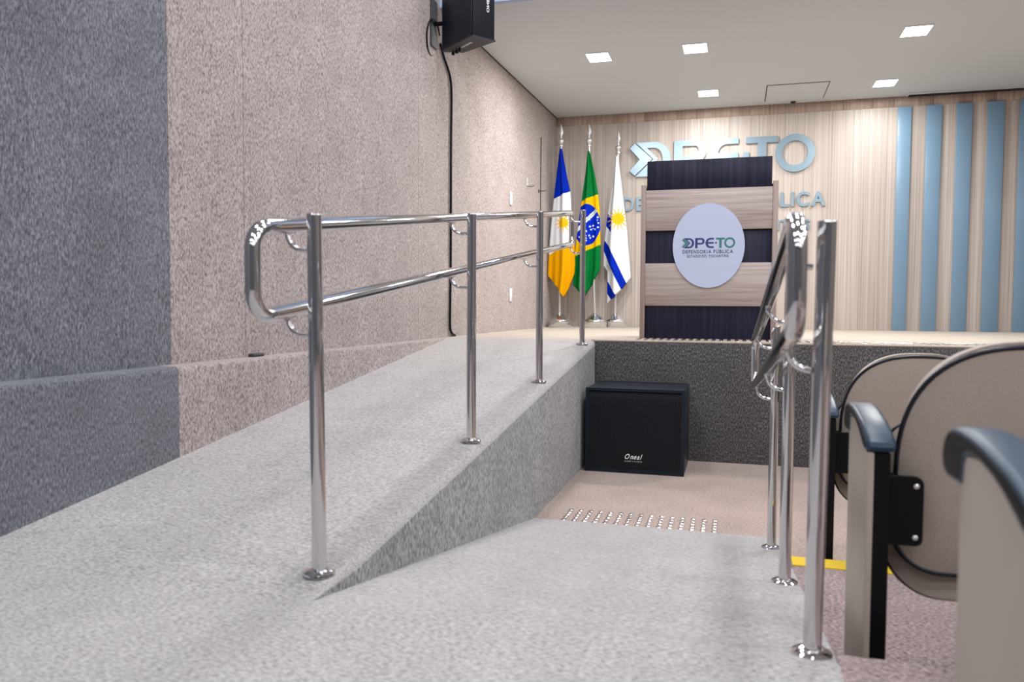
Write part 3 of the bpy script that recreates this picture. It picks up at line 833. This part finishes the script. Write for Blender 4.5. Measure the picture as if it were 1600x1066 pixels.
# ------------------------------------------------------------------ seats
def rrect(x0, x1, z0, z1, rt, rb, n=10):
    P = []
    for cx, cz, r, a in ((x1 - rt, z1 - rt, rt, 0), (x0 + rt, z1 - rt, rt, 90), (x0 + rb, z0 + rb, rb, 180), (x1 - rb, z0 + rb, rb, 270)):
        for k in range(n + 1):
            t = math.radians(a + 90 * k / n); P.append((cx + r * math.cos(t), cz + r * math.sin(t)))
    return P
def shell_me(out, yfun, th, rings=6, puff=0.0):
    """rounded panel: outline in XZ, surface y=yfun(x,z), thickness th towards +Y; puff bulges the -Y face"""
    cx = sum(p[0] for p in out) / len(out); cz = sum(p[1] for p in out) / len(out)
    n = len(out); vs, fs = [], []
    for sidei in (0, 1):
        for k in range(rings + 1):
            s = 1 - k / rings
            for (x, z) in out:
                xx, zz = cx + (x - cx) * s, cz + (z - cz) * s
                b = puff * (1 - s ** 4)
                vs.append((xx, yfun(xx, zz) + (th + b if sidei else -b), zz))
    m = (rings + 1) * n
    for sidei in (0, 1):
        for k in range(rings):
            for i in range(n):
                j = (i + 1) % n; a = sidei * m + k * n
                fs.append((a + i, a + j, a + n + j, a + n + i))
    for i in range(n):
        j = (i + 1) % n
        fs.append((i, j, m + j, m + i))
    return smooth(mesh('shell', vs, fs), 60)
arm_top = [(0.39, -0.052), (0.387, -0.035), (0.378, -0.018), (0.36, -0.006), (0.335, 0.0), (0.30, 0.002), (0.25, 0.001), (0.20, -0.003), (0.15, -0.010), (0.105, -0.017), (0.07, -0.027), (0.045, -0.035), (0.02, -0.043), (0.004, -0.053), (0.0, -0.064), (0.006, -0.075)]
arm_bot = [(0.03, -0.079), (0.055, -0.073), (0.085, -0.061), (0.12, -0.048), (0.16, -0.037), (0.21, -0.028), (0.255, -0.028), (0.275, -0.034), (0.285, -0.075), (0.36, -0.078), (0.38, -0.07)]
AH = 0.582
def sup(cx, cz, a, b, p=2.6):
    out = []
    for k in range(0, 181, 5):
        c, s_ = math.cos(math.radians(k)), math.sin(math.radians(k))
        out.append((cx + a * math.copysign(abs(c) ** (2 / p), c), cz + b * abs(s_) ** (2 / p)))
    return out
def seat(x0, y0, z0, label, drop=0.0):
    t = empty('auditorium_seat', (x0, y0, z0)); tag(t, label, 'seat', 'tip-up auditorium seats')
    for k, xo in enumerate((0.0, 0.615)):
        m = 1 if k == 0 else -1
        def bx(a, b): return (xo + a, xo + b) if k == 0 else (xo + 0.055 - b, xo + 0.055 - a)
        prof = [(0.005, -drop), (0.295, -drop), (0.30, AH - 0.06), (0.275, AH - 0.03), (0.21, AH - 0.024), (0.16, AH - 0.03), (0.11, AH - 0.047), (0.075, AH - 0.066), (0.05, AH - 0.074), (0.005, AH - 0.078)]
        a, b = bx(0.0, 0.016)
        link('side_panel', prism_me(prof, 'x', a, b, 0.004, 2), M_panel, t)
        a, b = bx(0.0165, 0.052)
        prof2 = [(0.012, -drop), (0.285, -drop), (0.285, AH - 0.05), (0.16, AH - 0.035), (0.10, AH - 0.06), (0.04, AH - 0.079), (0.012, AH - 0.08)]
        link('upright', prism_me(prof2, 'x', a, b, 0.003, 2), M_black, t)
        a, b = bx(-0.004, 0.062)
        arm_me = prism_me([(y, AH + z) for y, z in arm_top + arm_bot], 'x', a, b, 0.012, 4)
        # black armrest; bluish reflection painted in as blue on all but its sides
        arm_me.materials.append(M_armsheen); arm_me.materials.append(M_black)
        for f in arm_me.polygons:
            if abs(f.normal.x) > 0.9: f.material_index = 1
        link('armrest', arm_me, None, t)
        # bracket that carries the back
        a, b = bx(0.045, 0.128)
        pl = flat_me([rrect(a, b, 0.285, 0.445, 0.016, 0.016, 5)], 0.02); pl.transform(Matrix.Translation((0, 0.060, 0)))
        br = link('bracket', pl, M_black, t)
        for zz in (0.305, 0.425):
            bo = lathe_me([(0.006, 0), (0.006, 0.002), (0.003, 0.004), (0.0005, 0.0042)], 12); bo.transform(Matrix.Rotation(math.pi / 2, 4, 'X'))
            link('bolt', bo, M_satin, br, (bx(0.112, 0.112)[0], 0.040, zz))
        a, b = bx(0.045, 0.075)
        link('lug', prism_me([(0.06, 0.28), (0.20, 0.28), (0.20, 0.42), (0.06, 0.45)], 'x', a, b), M_black, t)
    cx = 0.3575
    def yb(x, z): return 0.068 - 0.12 * (z - 0.45) + 0.035 * (1 - ((x - cx) / 0.28) ** 2) * -1 + 0.03
    out = sup(cx, 0.44, 0.279, 0.312) + rrect(cx - 0.279, cx + 0.279, 0.205, 0.9, 0.1, 0.10, 12)[26:]
    link('back_shell', shell_me(out, yb, 0.022, 7, 0.006), M_beige, t)
    link('back_piping', tube_me([(x, yb(x, z) + 0.002, z) for x, z in out], 0.0060, 12, closed=True), M_pipe, t)
    out2 = sup(cx, 0.445, 0.268, 0.318) + rrect(cx - 0.268, cx + 0.268, 0.26, 0.9, 0.1, 0.10, 12)[26:]
    link('back_cushion', shell_me(out2, lambda x, z: yb(x, z) + 0.0285, 0.04, 6, 0.0), M_beige, t)
    def ys(x, z): return 0.165 + 0.16 * (z - 0.2) - 0.03 * (1 - ((x - cx) / 0.29) ** 2)
    out3 = rrect(0.070, 0.645, 0.135, 0.56, 0.10, 0.12, 12)
    link('seat_pan', shell_me(out3, ys, 0.025, 7, 0.012), M_panel, t)
    link('seat_piping', tube_me([(x, ys(x, z) + 0.012, z) for x, z in out3], 0.0065, 12, closed=True), M_pipe, t)
    link('seat_cushion', shell_me(rrect(0.09, 0.625, 0.155, 0.545, 0.10, 0.11, 12), lambda x, z: ys(x, z) + 0.038, 0.06, 6, 0.0), M_beige, t)
    return t
seat(0.30, 0.88, ZL + .001, 'nearest beige tip-up seat, its armrest at the right picture edge')
seat(0.30, 1.93, 0.306, 'middle beige tip-up seat with its large back in full view, before the yellow strip', 0.1355)
seat(0.34, 3.25, 0.203, 'farthest beige tip-up seat, half hidden behind the handrail post', 0.128)
